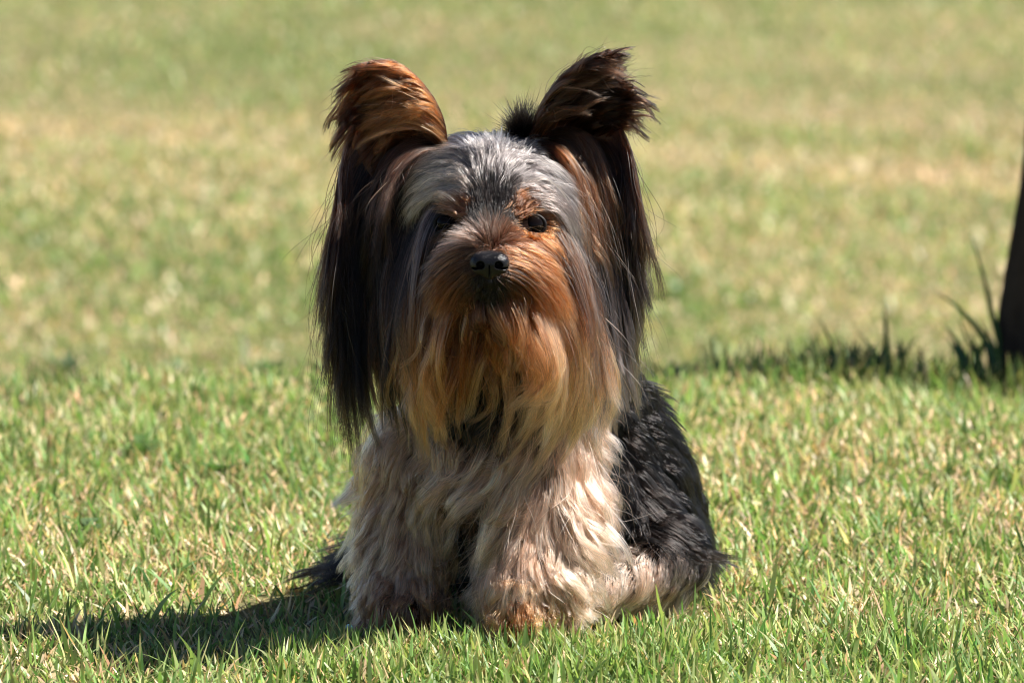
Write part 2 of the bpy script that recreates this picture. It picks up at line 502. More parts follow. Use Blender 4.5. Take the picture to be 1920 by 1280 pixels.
    for q, c0, c1 in (('832,330 795,372 772,440 762,540 762,650 785,740 815,800', 'black', 'char'), ('822,350 785,410 762,500 752,610 760,710 790,790', 'black', 'black'), ('826,385 790,440 768,530 764,640 785,730', 'black', 'dbrown'),
                      ('840,350 800,392 775,455 764,545 760,640', 'silver', 'gold'), ('815,420 785,480 762,560 755,660 770,740', 'black', 'black'), ('845,300 800,320 765,380 748,480 745,600 752,720', 'black', 'black'),
                      ('1035,340 1080,410 1108,510 1122,620 1135,730 1148,800', 'black', 'grey'), ('1040,375 1085,450 1108,550 1120,660 1132,760', 'black', 'mix'), ('1040,410 1080,470 1105,560 1118,650', 'dbrown', 'rust'),
                      ('1020,310 1075,370 1110,470 1130,590 1145,700 1158,780', 'black', 'char'), ('1042,440 1082,505 1106,600 1120,700 1140,790', 'black', 'mix')):
        A(k, c0, c1, -0.028, q, bulge=0.006)
    # throat
    for q in ('860,640 858,700 870,770 890,810', '900,650 895,710 895,770 890,815', '940,650 935,720 920,780', '870,720 868,780 860,830', '920,720 915,780 900,830', '845,700 840,760 842,810', '880,690 878,750 880,800', '900,760 890,800 880,830'):
        A('beard', 'black', 'char', 0.0, q)
    for q in ('970,690 985,750 980,810', '1010,690 1030,760 1030,830', '830,690 815,750 800,815'):
        A('beard', 'brown', 'tan', 0.0, q)
    # chest
    c = 'chest_hair'
    for q in ('850,830 825,880 800,930 790,975', '890,840 868,885 845,930 850,975', '935,845 915,890 880,925 838,942', '970,845 955,895 915,940 865,965',
              '1000,850 985,910 945,960 900,990', '1035,840 1050,895 1040,950 1000,990', '1065,830 1092,885 1105,945 1095,1005'):
        A(c, 'tan', 'cream', 0.0, q, bulge=0.016); g[-1].off *= 1.2
    for q in ('1075,810 1110,860 1132,930 1140,1000', '1060,780 1100,830 1128,890 1140,940'):
        A(c, 'tan', 'cream', 0.01, q, bulge=0.01)
    for q in ('780,840 745,885 715,935 690,985', '740,860 708,900 685,945 668,990', '800,800 760,850 720,900'):
        A(c, 'tan', 'cream', 0.01, q, bulge=0.01)
    for q in ('850,930 852,975 856,1020', '872,935 868,980 864,1030', '850,985 852,1030 856,1075', '872,1030 868,1075 864,1115', '892,965 882,1010 874,1060', '855,1045 858,1085 860,1120', '905,950 888,1000 872,1050', '880,1000 868,1045 862,1090', '860,960 855,1010 850,1060', '920,1000 900,1050 880,1090', '875,1060 868,1090 862,1120'):
        A(c, 'dbrown', 'black', 0.0, q)
    A(c, 'dbrown', 'tan', -0.01, '920,930 885,965 850,1000 832,1040', bulge=0.012); A(c, 'dbrown', 'tan', -0.01, '880,900 860,945 835,985', bulge=0.01)
    A(c, 'brown', 'cream', -0.01, '960,960 925,985 885,1005 850,1020', bulge=0.012)
    # forelegs
    l = 'foreleg_left'  # browns on the paw and lower leg carry painted shade
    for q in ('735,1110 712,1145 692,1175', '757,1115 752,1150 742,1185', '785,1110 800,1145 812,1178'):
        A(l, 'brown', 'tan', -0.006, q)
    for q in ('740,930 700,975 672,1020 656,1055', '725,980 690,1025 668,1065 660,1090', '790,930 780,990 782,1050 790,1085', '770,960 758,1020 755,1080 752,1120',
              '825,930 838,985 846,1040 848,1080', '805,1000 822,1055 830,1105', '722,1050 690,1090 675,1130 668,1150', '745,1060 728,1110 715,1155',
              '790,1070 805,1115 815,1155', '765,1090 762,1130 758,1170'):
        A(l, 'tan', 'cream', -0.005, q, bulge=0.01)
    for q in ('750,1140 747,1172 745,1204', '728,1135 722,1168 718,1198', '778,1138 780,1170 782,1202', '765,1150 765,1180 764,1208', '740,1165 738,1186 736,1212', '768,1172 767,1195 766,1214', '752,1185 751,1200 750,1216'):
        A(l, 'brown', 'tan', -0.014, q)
    r = 'foreleg_right'
    for q in ('950,930 925,985 892,1040 870,1080', '985,920 972,985 940,1050 900,1105', '1030,930 1048,990 1050,1050 1030,1110', '1060,920 1090,975 1118,1030 1140,1055',
              '1055,980 1085,1030 1112,1062 1128,1090', '1000,980 1000,1040 985,1095 960,1140', '950,1020 925,1070 895,1110 880,1140', '1040,1040 1068,1080 1095,1105 1110,1125',
              '970,1060 955,1105 930,1145', '1015,1060 1030,1105 1040,1145', '1070,900 1108,950 1135,1000 1148,1030'):
        A(r, 'tan', 'cream', -0.008, q, bulge=0.014); g[-1].off *= 1.15
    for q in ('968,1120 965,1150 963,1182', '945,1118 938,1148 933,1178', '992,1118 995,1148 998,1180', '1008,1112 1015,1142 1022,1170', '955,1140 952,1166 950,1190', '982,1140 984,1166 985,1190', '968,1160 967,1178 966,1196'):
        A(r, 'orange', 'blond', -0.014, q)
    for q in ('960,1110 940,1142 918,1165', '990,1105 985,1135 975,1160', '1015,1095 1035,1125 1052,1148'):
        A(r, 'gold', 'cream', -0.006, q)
    # black coat on shoulder, flank and rump
    k = 'coat'
    for q, dy in (('1150,720 1185,715 1222,720', 0.02), ('1130,760 1165,790 1190,830', 0.0), ('1170,770 1215,795 1252,835', 0.02), ('1140,830 1165,885 1180,940', -0.01),
                  ('1190,830 1235,865 1270,915', 0.015), ('1150,900 1172,955 1180,1010', -0.01), ('1210,890 1255,935 1288,990', 0.01), ('1180,950 1205,985 1220,1025', -0.01),
                  ('1240,940 1280,985 1306,1035', 0.01), ('1225,985 1255,1012 1280,1040', 0.0), ('1150,950 1160,990 1158,1030', -0.01), ('1255,1010 1300,1025 1340,1030 1368,1028', 0.0),
                  ('1130,1000 1125,1045 1112,1080', -0.01), ('1215,760 1250,790 1285,835', 0.02), ('1235,820 1270,855 1303,900', 0.02), ('1265,880 1292,920 1316,965', 0.02),
                  ('1280,950 1304,995 1322,1040', 0.01), ('1115,880 1130,940 1135,1000', -0.01)):
        A(k, 'black', 'black', dy, q); g[-1].off *= 1.45
    for (x, y, Y), tip in (((1100, 760, 0.17), (1120, 830, 0.21)), ((1180, 900, 0.23), (1210, 980, 0.25)), ((1050, 900, 0.27), (1050, 990, 0.29)), ((950, 860, 0.20), (930, 950, 0.22)),
                           ((850, 860, 0.06), (820, 950, 0.075)), ((860, 980, 0.14), (830, 1050, 0.15)), ((800, 1000, 0.1), (770, 1060, 0.11)), ((930, 700, 0.05), (930, 790, 0.07)),
                           ((1000, 650, 0.03), (1020, 740, 0.05)), ((860, 650, 0.03), (840, 740, 0.05)), ((1260, 1000, 0.15), (1290, 1060, 0.17)), ((930, 560, 0.03), (930, 660, 0.05)), ((930, 400, 0.01), (930, 490, 0.03))):
        gd = G.__new__(G); gd.reg = k
        a, b_ = P(x, y, Y), P(*tip)
        gd.root = a; gd.off = np.linspace(0, 1, NP)[:, None] * (b_ - a)[None]; gd.c0 = np.array(C['black']); gd.c1 = np.array(C['char']); g.append(gd)
    # hind foot
    h = 'hind_foot_hair'
    for q, c0, c1 in (('1290,1035 1278,1068 1258,1102', 'char', 'silver'), ('1262,1040 1245,1078 1222,1118', 'tan', 'white'), ('1232,1052 1212,1086 1186,1124', 'tan', 'cream'),
                      ('1200,1062 1180,1096 1152,1130', 'cream', 'cream'), ('1165,1075 1142,1106 1115,1134', 'cream', 'cream'), ('1130,1090 1110,1114 1085,1136', 'tan', 'cream'), ('1245,1065 1228,1095 1206,1124', 'char', 'silver'),
                      ('1310,1050 1308,1080 1292,1108', 'black', 'char'), ('1180,1085 1162,1108 1140,1134', 'tan', 'white')):
        A(h, c0, c1, -0.008, q)
    # tail
    for q, Y in (('690,1050 620,1046 560,1066 498,1098', 0.10), ('675,1060 610,1058 555,1076 500,1102', 0.10), ('700,1072 630,1078 575,1090 520,1104', 0.10), ('760,1056 690,1056 620,1066 560,1085', 0.12), ('860,1052 780,1058 700,1070', 0.16),
                 ('665,1058 600,1050 545,1068 485,1100', 0.10), ('668,1068 600,1068 550,1085 505,1108', 0.10)):
        A('tail_hair', 'black', 'black', -0.03, q, Y=Y)
    return g

def guides_ear_left():
    g = []
    A = lambda *a, **k: g.append(G(*a, **k))
    e = 'ear_hair'
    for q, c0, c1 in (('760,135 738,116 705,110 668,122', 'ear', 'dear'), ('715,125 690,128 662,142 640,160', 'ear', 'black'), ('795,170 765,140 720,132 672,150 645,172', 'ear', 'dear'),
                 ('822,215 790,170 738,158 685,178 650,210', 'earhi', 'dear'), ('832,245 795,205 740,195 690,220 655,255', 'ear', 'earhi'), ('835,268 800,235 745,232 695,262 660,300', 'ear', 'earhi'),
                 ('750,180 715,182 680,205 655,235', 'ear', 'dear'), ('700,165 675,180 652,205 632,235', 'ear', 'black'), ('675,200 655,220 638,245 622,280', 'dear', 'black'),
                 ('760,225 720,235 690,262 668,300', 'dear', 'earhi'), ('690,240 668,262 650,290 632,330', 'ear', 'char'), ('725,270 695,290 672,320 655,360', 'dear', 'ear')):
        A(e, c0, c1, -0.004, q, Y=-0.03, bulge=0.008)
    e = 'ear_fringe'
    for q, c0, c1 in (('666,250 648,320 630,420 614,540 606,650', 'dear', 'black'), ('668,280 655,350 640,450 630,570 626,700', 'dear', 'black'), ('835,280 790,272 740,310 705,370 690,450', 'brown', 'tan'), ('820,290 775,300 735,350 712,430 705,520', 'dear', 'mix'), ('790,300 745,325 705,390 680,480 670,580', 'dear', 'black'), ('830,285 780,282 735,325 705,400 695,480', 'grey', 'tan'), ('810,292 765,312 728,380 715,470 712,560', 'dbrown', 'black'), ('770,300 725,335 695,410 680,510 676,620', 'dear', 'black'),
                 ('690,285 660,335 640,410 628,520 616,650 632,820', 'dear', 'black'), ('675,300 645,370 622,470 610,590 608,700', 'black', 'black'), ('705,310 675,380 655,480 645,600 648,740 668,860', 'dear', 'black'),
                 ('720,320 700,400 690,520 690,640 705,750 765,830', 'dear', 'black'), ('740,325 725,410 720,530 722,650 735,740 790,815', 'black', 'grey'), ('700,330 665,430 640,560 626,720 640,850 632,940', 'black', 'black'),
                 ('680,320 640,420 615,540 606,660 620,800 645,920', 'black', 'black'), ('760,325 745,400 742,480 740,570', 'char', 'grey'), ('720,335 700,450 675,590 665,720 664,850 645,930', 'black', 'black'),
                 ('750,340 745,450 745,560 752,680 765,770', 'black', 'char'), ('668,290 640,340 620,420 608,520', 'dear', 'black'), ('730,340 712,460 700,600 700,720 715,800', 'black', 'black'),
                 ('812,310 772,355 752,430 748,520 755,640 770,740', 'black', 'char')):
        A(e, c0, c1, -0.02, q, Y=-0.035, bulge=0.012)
    return g

def guides_ear_right():
    g = []
    A = lambda *a, **k: g.append(G(*a, **k))
    e = 'ear_hair'  # browns darker than on the sunlit ear, shade put into the hair
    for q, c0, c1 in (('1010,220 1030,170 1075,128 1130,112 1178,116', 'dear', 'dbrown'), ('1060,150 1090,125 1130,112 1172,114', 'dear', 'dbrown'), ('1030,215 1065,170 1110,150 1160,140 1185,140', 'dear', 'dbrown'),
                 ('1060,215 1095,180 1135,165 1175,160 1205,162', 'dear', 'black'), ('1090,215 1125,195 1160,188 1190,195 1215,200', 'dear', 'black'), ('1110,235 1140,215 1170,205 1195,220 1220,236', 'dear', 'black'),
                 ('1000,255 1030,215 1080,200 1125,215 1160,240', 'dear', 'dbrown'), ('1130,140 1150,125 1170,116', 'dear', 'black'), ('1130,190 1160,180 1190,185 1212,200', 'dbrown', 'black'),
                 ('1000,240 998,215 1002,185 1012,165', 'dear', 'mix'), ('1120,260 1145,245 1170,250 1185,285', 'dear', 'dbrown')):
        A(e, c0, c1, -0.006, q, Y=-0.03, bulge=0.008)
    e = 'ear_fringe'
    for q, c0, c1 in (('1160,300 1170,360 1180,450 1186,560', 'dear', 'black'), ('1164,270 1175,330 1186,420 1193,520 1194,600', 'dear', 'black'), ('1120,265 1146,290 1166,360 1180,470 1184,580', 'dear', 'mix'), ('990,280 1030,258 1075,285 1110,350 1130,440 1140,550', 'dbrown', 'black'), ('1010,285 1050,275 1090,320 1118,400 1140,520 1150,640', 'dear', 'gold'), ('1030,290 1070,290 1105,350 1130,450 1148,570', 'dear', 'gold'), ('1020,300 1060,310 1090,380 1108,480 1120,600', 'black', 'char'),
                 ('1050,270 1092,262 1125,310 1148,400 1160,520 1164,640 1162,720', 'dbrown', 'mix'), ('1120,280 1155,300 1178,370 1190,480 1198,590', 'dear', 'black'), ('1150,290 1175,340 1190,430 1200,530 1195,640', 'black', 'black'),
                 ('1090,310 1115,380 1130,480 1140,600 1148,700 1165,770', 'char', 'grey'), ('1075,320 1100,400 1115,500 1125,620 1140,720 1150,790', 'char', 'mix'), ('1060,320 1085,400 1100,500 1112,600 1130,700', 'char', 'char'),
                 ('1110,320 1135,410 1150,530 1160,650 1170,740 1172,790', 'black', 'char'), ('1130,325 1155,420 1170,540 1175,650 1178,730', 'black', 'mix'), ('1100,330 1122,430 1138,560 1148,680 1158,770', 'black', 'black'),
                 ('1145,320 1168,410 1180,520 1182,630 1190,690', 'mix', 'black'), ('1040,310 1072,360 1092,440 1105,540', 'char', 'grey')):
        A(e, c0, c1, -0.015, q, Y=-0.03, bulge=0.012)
    return g

# ------------------------------------------------------------------ fur growing
def sample_surface(V, Fq, n):
    a, b, c, d = (V[Fq[:, i]] for i in range(4))
    T = np.concatenate([np.stack([a, b, c], 1), np.stack([a, c, d], 1)])
    cr = np.cross(T[:, 1] - T[:, 0], T[:, 2] - T[:, 0]); ar = np.linalg.norm(cr, axis=1)
    k = rng.choice(len(T), n, p=ar / ar.sum())
    u, v = rng.random(n), rng.random(n)
    f = u + v > 1; u[f] = 1 - u[f]; v[f] = 1 - v[f]
    t = T[k]
    return t[:, 0] + u[:, None] * (t[:, 1] - t[:, 0]) + v[:, None] * (t[:, 2] - t[:, 0])

def nearest(p, q, k):
    idx = np.empty((len(p), k), int); dist = np.empty((len(p), k))
    for s in range(0, len(p), 20000):
        d = ((p[s:s + 20000, None, :] - q[None]) ** 2).sum(-1) if len(q) < 400 else None
        if d is None:
            x = p[s:s + 20000]
            d = (x * x).sum(1)[:, None] - 2 * x @ q.T + (q * q).sum(1)[None]
        ii = np.argpartition(d, k - 1, axis=1)[:, :k] if k < len(q) else np.argsort(d, axis=1)[:, :k]
        dd = np.take_along_axis(d, ii, 1)
        o = np.argsort(dd, axis=1)
        idx[s:s + 20000] = np.take_along_axis(ii, o, 1); dist[s:s + 20000] = np.sqrt(np.maximum(np.take_along_axis(dd, o, 1), 0))
    return idx, dist

T_ = np.linspace(0, 1, NP)
# region: strands, clumps, clump strength, wave amplitude, wave count, length jitter, thickness of the coat (lift), radius, flyaway share
REG = {
    'side_hair': (8000, 150, 0.78, 0.0050, 0.9, 0.40, 0.008, 0.00020, 0.08),
    'forehead': (16000, 520, 0.62, 0.0042, 1.1, 0.45, 0.012, 0.00018, 0.12),
    'face_hair': (22000, 900, 0.52, 0.0024, 1.2, 0.42, 0.006, 0.00017, 0.07),
    'stop': (8000, 500, 0.25, 0.0015, 1.0, 0.40, 0.005, 0.00016, 0.04),
    'beard': (17000, 240, 0.86, 0.0075, 1.0, 0.40, 0.020, 0.00022, 0.07),
    'chest_hair': (15000, 240, 0.92, 0.0110, 1.0, 0.35, 0.022, 0.00022, 0.06),
    'foreleg_left': (14000, 260, 0.86, 0.0075, 1.0, 0.40, 0.014, 0.00020, 0.06),
    'foreleg_right': (15000, 250, 0.91, 0.0090, 1.0, 0.38, 0.018, 0.00021, 0.06),
    'coat': (48000, 1500, 0.62, 0.0022, 0.7, 0.40, 0.016, 0.00020, 0.06),
    'hind_foot_hair': (6000, 120, 0.8, 0.0025, 1.0, 0.35, 0.008, 0.00020, 0.04),
    'tail_hair': (2600, 40, 0.6, 0.0040, 0.8, 0.45, 0.004, 0.00022, 0.10),
    'ear_hair': (8500, 130, 0.82, 0.0070, 0.8, 0.70, 0.004, 0.00019, 0.10),
    'ear_fringe': (8200, 110, 0.78, 0.0070, 0.9, 0.38, 0.008, 0.00020, 0.09),
}
PUFF = {'ear_hair': 0.020, 'ear_fringe': 0.010, 'forehead': 0.006, 'beard': 0.008, 'side_hair': 0.008}
STREAK = {'ear_fringe': [(0.06, 'tan'), (0.03, 'silver')], 'ear_hair': [(0.10, 'earhi'), (0.22, 'dear'), (0.06, 'tan')], 'side_hair': [(0.06, 'tan'), (0.03, 'silver')],  # silver wisps in fringe and side hair paint in sheen
          'forehead': [(0.30, 'char'), (0.10, 'white')], 'beard': [(0.10, 'dbrown'), (0.12, 'blond')], 'chest_hair': [(0.05, 'brown'), (0.10, 'white')],
          'foreleg_left': [(0.10, 'brown')], 'foreleg_right': [(0.08, 'brown'), (0.08, 'white')], 'coat': [(0.04, 'char')], 'face_hair': [(0.14, 'dbrown'), (0.05, 'tan')]}

def grow(name, roots, guides, reg, collide=True):
    n_s, n_c, cl_s, amp, wav, jit, lift, rad, fly = REG[reg]
    gs = [q for q in guides if q.reg == reg]
    gr = np.array([q.root for q in gs]); go = np.array([q.off for q in gs])
    g0 = np.array([q.c0 for q in gs]); g1 = np.array([q.c1 for q in gs])
    if len(roots) > n_s: roots = roots[rng.choice(len(roots), n_s, replace=False)]
    n = len(roots)
    idx, dist = nearest(roots, gr, min(4, len(gs)))
    w = 1.0 / (dist + 0.003) ** 2.5; w /= w.sum(1, keepdims=True)
    off = np.einsum('nk,nkpj->npj', w, go[idx])
    # colours: sharper choice, so that locks differ
    wc = w * rng.gamma(1.2, 1.0, w.shape); wc /= wc.sum(1, keepdims=True)
    c0 = np.einsum('nk,nkj->nj', wc, g0[idx]); c1 = np.einsum('nk,nkj->nj', wc, g1[idx])
    # length
    ln = 1 - jit * rng.random(n) ** 1.2
    ti = T_[None] * ln[:, None]
    f = ti * (NP - 1); k = np.minimum(f.astype(int), NP - 2); fr = (f - k)[..., None]
    ar = np.arange(n)[:, None]
    off = off[ar, k] * (1 - fr) + off[ar, k + 1] * fr
    L = np.linalg.norm(np.diff(off, axis=1), axis=2).sum(1)
    pts = roots[:, None] + off
    # clumping
    ci = rng.choice(n, min(n_c, n), replace=False)
    cid, cdist = nearest(roots, roots[ci], 1); cid = cid[:, 0]
    cp_ = pts[ci]
    # each lock carries its own bend and wave
    nc = len(ci)
    cph = rng.random((nc, 2)) * 6.283; cax = rng.normal(size=(nc, 2, 3)); cax /= np.linalg.norm(cax, axis=2, keepdims=True)
    cw = wav * (0.6 + 0.8 * rng.random(nc)); Lc = L[ci]
    A = amp * np.clip(Lc / 0.05, 0.25, 1.6)
    wave = (cax[:, None, 0] * (np.sin(6.283 * cw[:, None] * T_ + cph[:, :1]) - np.sin(cph[:, :1]))[..., None] +
            0.6 * cax[:, None, 1] * (np.sin(9.5 * cw[:, None] * T_ + cph[:, 1:]) - np.sin(cph[:, 1:]))[..., None]) * (A[:, None] * T_ ** 0.8)[..., None]
    cp_ = cp_ + wave
    cp_[..., 1] -= PUFF.get(reg, 0) * (rng.random(nc)[:, None] - 0.25) * np.sin(0.8 * math.pi * T_)[None]
    strength = np.clip(cl_s * (0.55 + 0.7 * rng.random(nc)), 0, 0.95)[cid] * (0.75 + 0.25 * rng.random(n))
    isfly = rng.random(n) < fly
    strength[isfly] *= 0.25
    m = strength[:, None] * T_[None] ** 0.7
    # fine wisps first, then the locks they gather into
    nf = min(n, max(60, n // {'forehead': 6, 'face_hair': 4, 'stop': 3, 'coat': 6, 'ear_fringe': 18, 'side_hair': 14}.get(reg, 10)))
    fi = rng.choice(n, nf, replace=False)
    fid, _ = nearest(roots, roots[fi], 1); fid = fid[:, 0]
    fpts = pts[fi]
    fax = rng.normal(size=(nf, 3)); fph = rng.random((nf, 1)) * 6.283
    fpts = fpts + fax[:, None] * ((({'ear_fringe': 0.8, 'ear_hair': 0.6, 'forehead': 0.6, 'face_hair': 0.6}.get(reg, 0.3)) * amp * np.clip(L[fi] / 0.06, 0.3, 1.5))[:, None] * T_[None] * np.sin(4.5 * T_[None] + fph))[..., None]
    fm = ((0.6 if reg == 'coat' else 0.93) * T_ ** 0.55)[None, :, None] * np.where(isfly, 0.3, 1.0)[:, None, None]
    pts = pts * (1 - fm) + (fpts[fid] + (roots - roots[fi][fid])[:, None] * (1 - 0.85 * T_[None, :, None])) * fm
    # whole wisps follow one lock
    cid = cid[fi][fid]
    strength = np.where(isfly, strength * 0.6, np.clip(cl_s * (0.45 + 0.8 * rng.random(nf)), 0, 0.93)[fid])
    m = strength[:, None] * T_[None] ** 0.7
    tgt = cp_[cid] + (roots - roots[ci][cid])[:, None] * (1 - 0.88 * T_[None, :, None])
    pts = pts * (1 - m[..., None]) + tgt * m[..., None]
    # own noise
    ph = rng.random((n, 1)) * 6.283; ax_ = rng.normal(size=(n, 3)); ax2 = rng.normal(size=(n, 3))
    own = np.where(isfly, 1.8, 0.2) * amp * 0.5 * np.clip(L / 0.05, 0.3, 1.6)
    pts += ax_[:, None] * (own[:, None] * T_ ** 1.3 * np.sin(5 * T_[None] + ph))[..., None] + ax2[:, None] * (own[:, None] * 0.8 * T_ ** 1.5)[..., None]
    pts[:, 0] = roots
    # keep out of the body, each hair at a layer of its own
    if collide:
        lay = lift * (0.15 * rng.random(n) + 0.25 * rng.random(nf)[fid] + 0.6 * rng.random(nc)[cid])
        for it in range(2):
            q = pts[:, 1:].reshape(-1, 3)
            lay_t = (lay[:, None] * np.minimum(1, T_[None, 1:] * 4) * (1 - 0.5 * T_[None, 1:] ** 2)).ravel() + 0.0005
            d = sdf(q)
            bad = d < lay_t
            if bad.any():
                gq = sdf_grad(q[bad])
                q[bad] += gq * (lay_t[bad] - d[bad])[:, None]
            pts[:, 1:] = q.reshape(n, NP - 1, 3)
    # stay above the soil
    pts[..., 2] = np.maximum(pts[..., 2], 0.004)
    # relax: smooth once
    sm = pts.copy(); sm[:, 1:-1] = 0.25 * pts[:, :-2] + 0.5 * pts[:, 1:-1] + 0.25 * pts[:, 2:]; pts = sm
    # nothing grows across the eyes or the nose leather
    hit = np.zeros(n, bool)
    for c, rr_ in [(EYES[0], EYE_R * 0.55), (EYES[1], EYE_R * 0.74)] + [(NOSE, 0.0115)]:
        v = pts - c; ax3 = np.array([0, -0.97, 0.22]); h_ = np.clip(v @ ax3, 0, 0.03)
        hit |= (np.linalg.norm(v - h_[..., None] * ax3, axis=2) < rr_).any(1)
    hit &= rng.random(n) > 0.015
    ok = ~hit; pts = pts[ok]; c0 = c0[ok]; c1 = c1[ok]; fid = fid[ok]; cid = cid[ok]; n = len(pts)
    # colours along the strand
    var = np.exp(rng.normal(0, 0.30, (n, 1))) * np.exp(rng.normal(0, 0.28, nf))[fid][:, None] * np.exp(rng.normal(0, 0.16, nc))[cid][:, None]
    for share, sc in STREAK.get(reg, ()):
        hs = (rng.random(nf) < share)[fid] & (rng.random(n) < 0.8)
        c0[hs] = 0.5 * c0[hs] + 0.3 * np.array(C[sc]); c1[hs] = 0.35 * c1[hs] + 0.6 * np.array(C[sc])
    tt = (T_ ** (0.65 if reg == 'forehead' else 1.1))[None, :, None]
    col = (c0[:, None] * (1 - tt) + c1[:, None] * tt) * var[:, None]
    col = np.clip(col, 0.003, 0.9)
    r = rad * (0.8 + 0.4 * rng.random((n, 1))) * (1.0 - 0.85 * T_[None] ** 2)
    return pts, col, r

def hair_object(name, data, mat, parent):
    pts = np.concatenate([d[0] for d in data]); col = np.concatenate([d[1] for d in data]); r = np.concatenate([d[2] for d in data])
    n = len(pts)
    cu = bpy.data.hair_curves.new(name)
    cu.add_curves([NP] * n)
    cu.attributes['position'].data.foreach_set('vector', pts.astype(np.float32).ravel())
    ra = cu.attributes.get('radius') or cu.attributes.new('radius', 'FLOAT', 'POINT')
    ra.data.foreach_set('value', r.astype(np.float32).ravel())
    c4 = np.ones((n * NP, 4), np.float32); c4[:, :3] = col.reshape(-1, 3)
    ca = cu.attributes.new('tint', 'FLOAT_COLOR', 'POINT'); ca.data.foreach_set('color', c4.ravel())
    cu.materials.append(mat)
    o = bpy.data.objects.new(name, cu); COL.objects.link(o); o.parent = parent
    return o

EYE_R = 0.0083
EYES = [surf_point(a, b) + FWD * EYE_R * 0.62 for a, b in ((838, 418), (999, 421))]
NOSE = P(918, 495, -0.168)
GB = guides_body()
pool = sample_surface(BV, BF, 520000)
allr = np.array([q.root for q in GB]); regs = np.array([q.reg for q in GB])
near, nd = nearest(pool + rng.normal(0, 0.0034, pool.shape), allr, 1)
preg = regs[near[:, 0]]
# keep the eyes and the nose leather clear of hair roots
keep = np.ones(len(pool), bool)
for e in EYES: keep &= np.linalg.norm(pool - e, axis=1) > EYE_R * 0.95
keep &= np.linalg.norm((pool - NOSE) / np.array([0.0145, 0.016, 0.0125]), axis=1) > 1.0
pool, preg = pool[keep], preg[keep]

fur = hair_mat('dog_fur')
dark_fur = hair_mat('dog_dark_fur', 0.22, 0.4, 1.30)
PARTS = [('side_hair', ['side_hair'], 'long dark hair falling beside the cheeks', dark_fur),
         ('forehead_hair', ['forehead'], 'silver grey hair brushed up and outward over the brow', fur),
         ('face_hair', ['face_hair', 'stop'], 'rusty brown face hair with a black stripe between the eyes', fur),
         ('beard', ['beard'], 'long rust to gold beard', fur), ('chest_hair', ['chest_hair'], 'wavy cream chest hair', fur),
         ('foreleg_hair', ['foreleg_left'], 'shaded cream foreleg hair', fur), ('foreleg_hair', ['foreleg_right'], 'sunlit cream foreleg hair', fur),
         ('back_coat', ['coat'], 'glossy black coat on the back and flank', dark_fur), ('hind_foot_hair', ['hind_foot_hair'], 'cream and grey hair on the hind foot', fur),
         ('tail_hair', ['tail_hair'], 'black tail hair lying on the grass', dark_fur)]
for nm, rgs, lab, mt in PARTS:
    o = hair_object(nm, [grow(rg, pool[preg == rg], GB, rg) for rg in rgs], mt, dog)
    o['label'] = lab
for ear, E, gl in ((ear_l, EL, guides_ear_left()), (ear_r, ER, guides_ear_right())):
    ep = sample_surface(E[0], E[1], 60000)
    er = np.array([q.root for q in gl]); eg = np.array([q.reg for q in gl])
    # roots compare in picture plane, the shell is thin
    k, _ = nearest(ep * np.array([1, 0.2, 1]), er * np.array([1, 0.2, 1]), 1)
    pr = eg[k[:, 0]]
    for rg, nm in (('ear_hair', 'ear_hair'), ('ear_fringe', 'ear_fringe')):
        hair_object(nm, [grow(rg, ep[pr == rg], gl, rg)], fur if rg == 'ear_hair' else dark_fur, ear)

# ------------------------------------------------------------------ eyes, nose, topknot
def uv_ball(c, r, scale=(1, 1, 1), nu=24, nv=14):
    th = np.linspace(0, math.pi, nv); phi = np.linspace(0, 2 * math.pi, nu, endpoint=False)
    Th, Ph = np.meshgrid(th, phi, indexing='ij')
    V = np.stack([np.sin(Th) * np.cos(Ph), np.sin(Th) * np.sin(Ph), np.cos(Th)], -1).reshape(-1, 3) * r * np.array(scale) + c
    i, j = np.meshgrid(np.arange(nv - 1), np.arange(nu), indexing='ij')
    a = i * nu + j; b = i * nu + (j + 1) % nu
    return V, np.stack([a, a + nu, b + nu, b], -1).reshape(-1, 4)
eye_m = simple_mat('eye_dark', (0.004, 0.0025, 0.002), 0.04, 0.08)
lid_m = simple_mat('eyelid_skin', (0.006, 0.004, 0.0035), 0.5, 0.15, bump=0.4, bump_scale=600)
for e in EYES:
    V, Q = uv_ball(e, EYE_R, (1, 1, 1))
    o = make_mesh('eye', V, Q, 4, eye_m, dog)
    # eyelid: a ring round the ball facing forward
    nu, nw = 28, 8
    fw = np.array([0.10 * np.sign(e[0] + 0.016), -1, 0.05]); fw /= np.linalg.norm(fw)
    sx = np.cross(fw, [0, 0, 1]); sx /= np.linalg.norm(sx); up = np.cross(sx, fw)
    a = np.linspace(0, 2 * math.pi, nu, endpoint=False); b = np.linspace(0, 2 * math.pi, nw, endpoint=False)
    Aa, Bb = np.meshgrid(a, b, indexing='ij')
    R0, r0 = EYE_R * 0.90, 0.0013
    rr = R0 + r0 * np.cos(Bb)
    V = e + fw * EYE_R * 0.42 + rr[..., None] * (np.cos(Aa)[..., None] * sx * 1.08 + np.sin(Aa)[..., None] * up * 0.92) + (r0 * np.sin(Bb))[..., None] * fw
    i, j = np.meshgrid(np.arange(nu), np.arange(nw), indexing='ij')
    ix = lambda i, j: (i % nu) * nw + j % nw
    Q = np.stack([ix(i, j), ix(i + 1, j), ix(i + 1, j + 1), ix(i, j + 1)], -1).reshape(-1, 4)
    make_mesh('eyelid', V.reshape(-1, 3), Q, 4, lid_m, o)

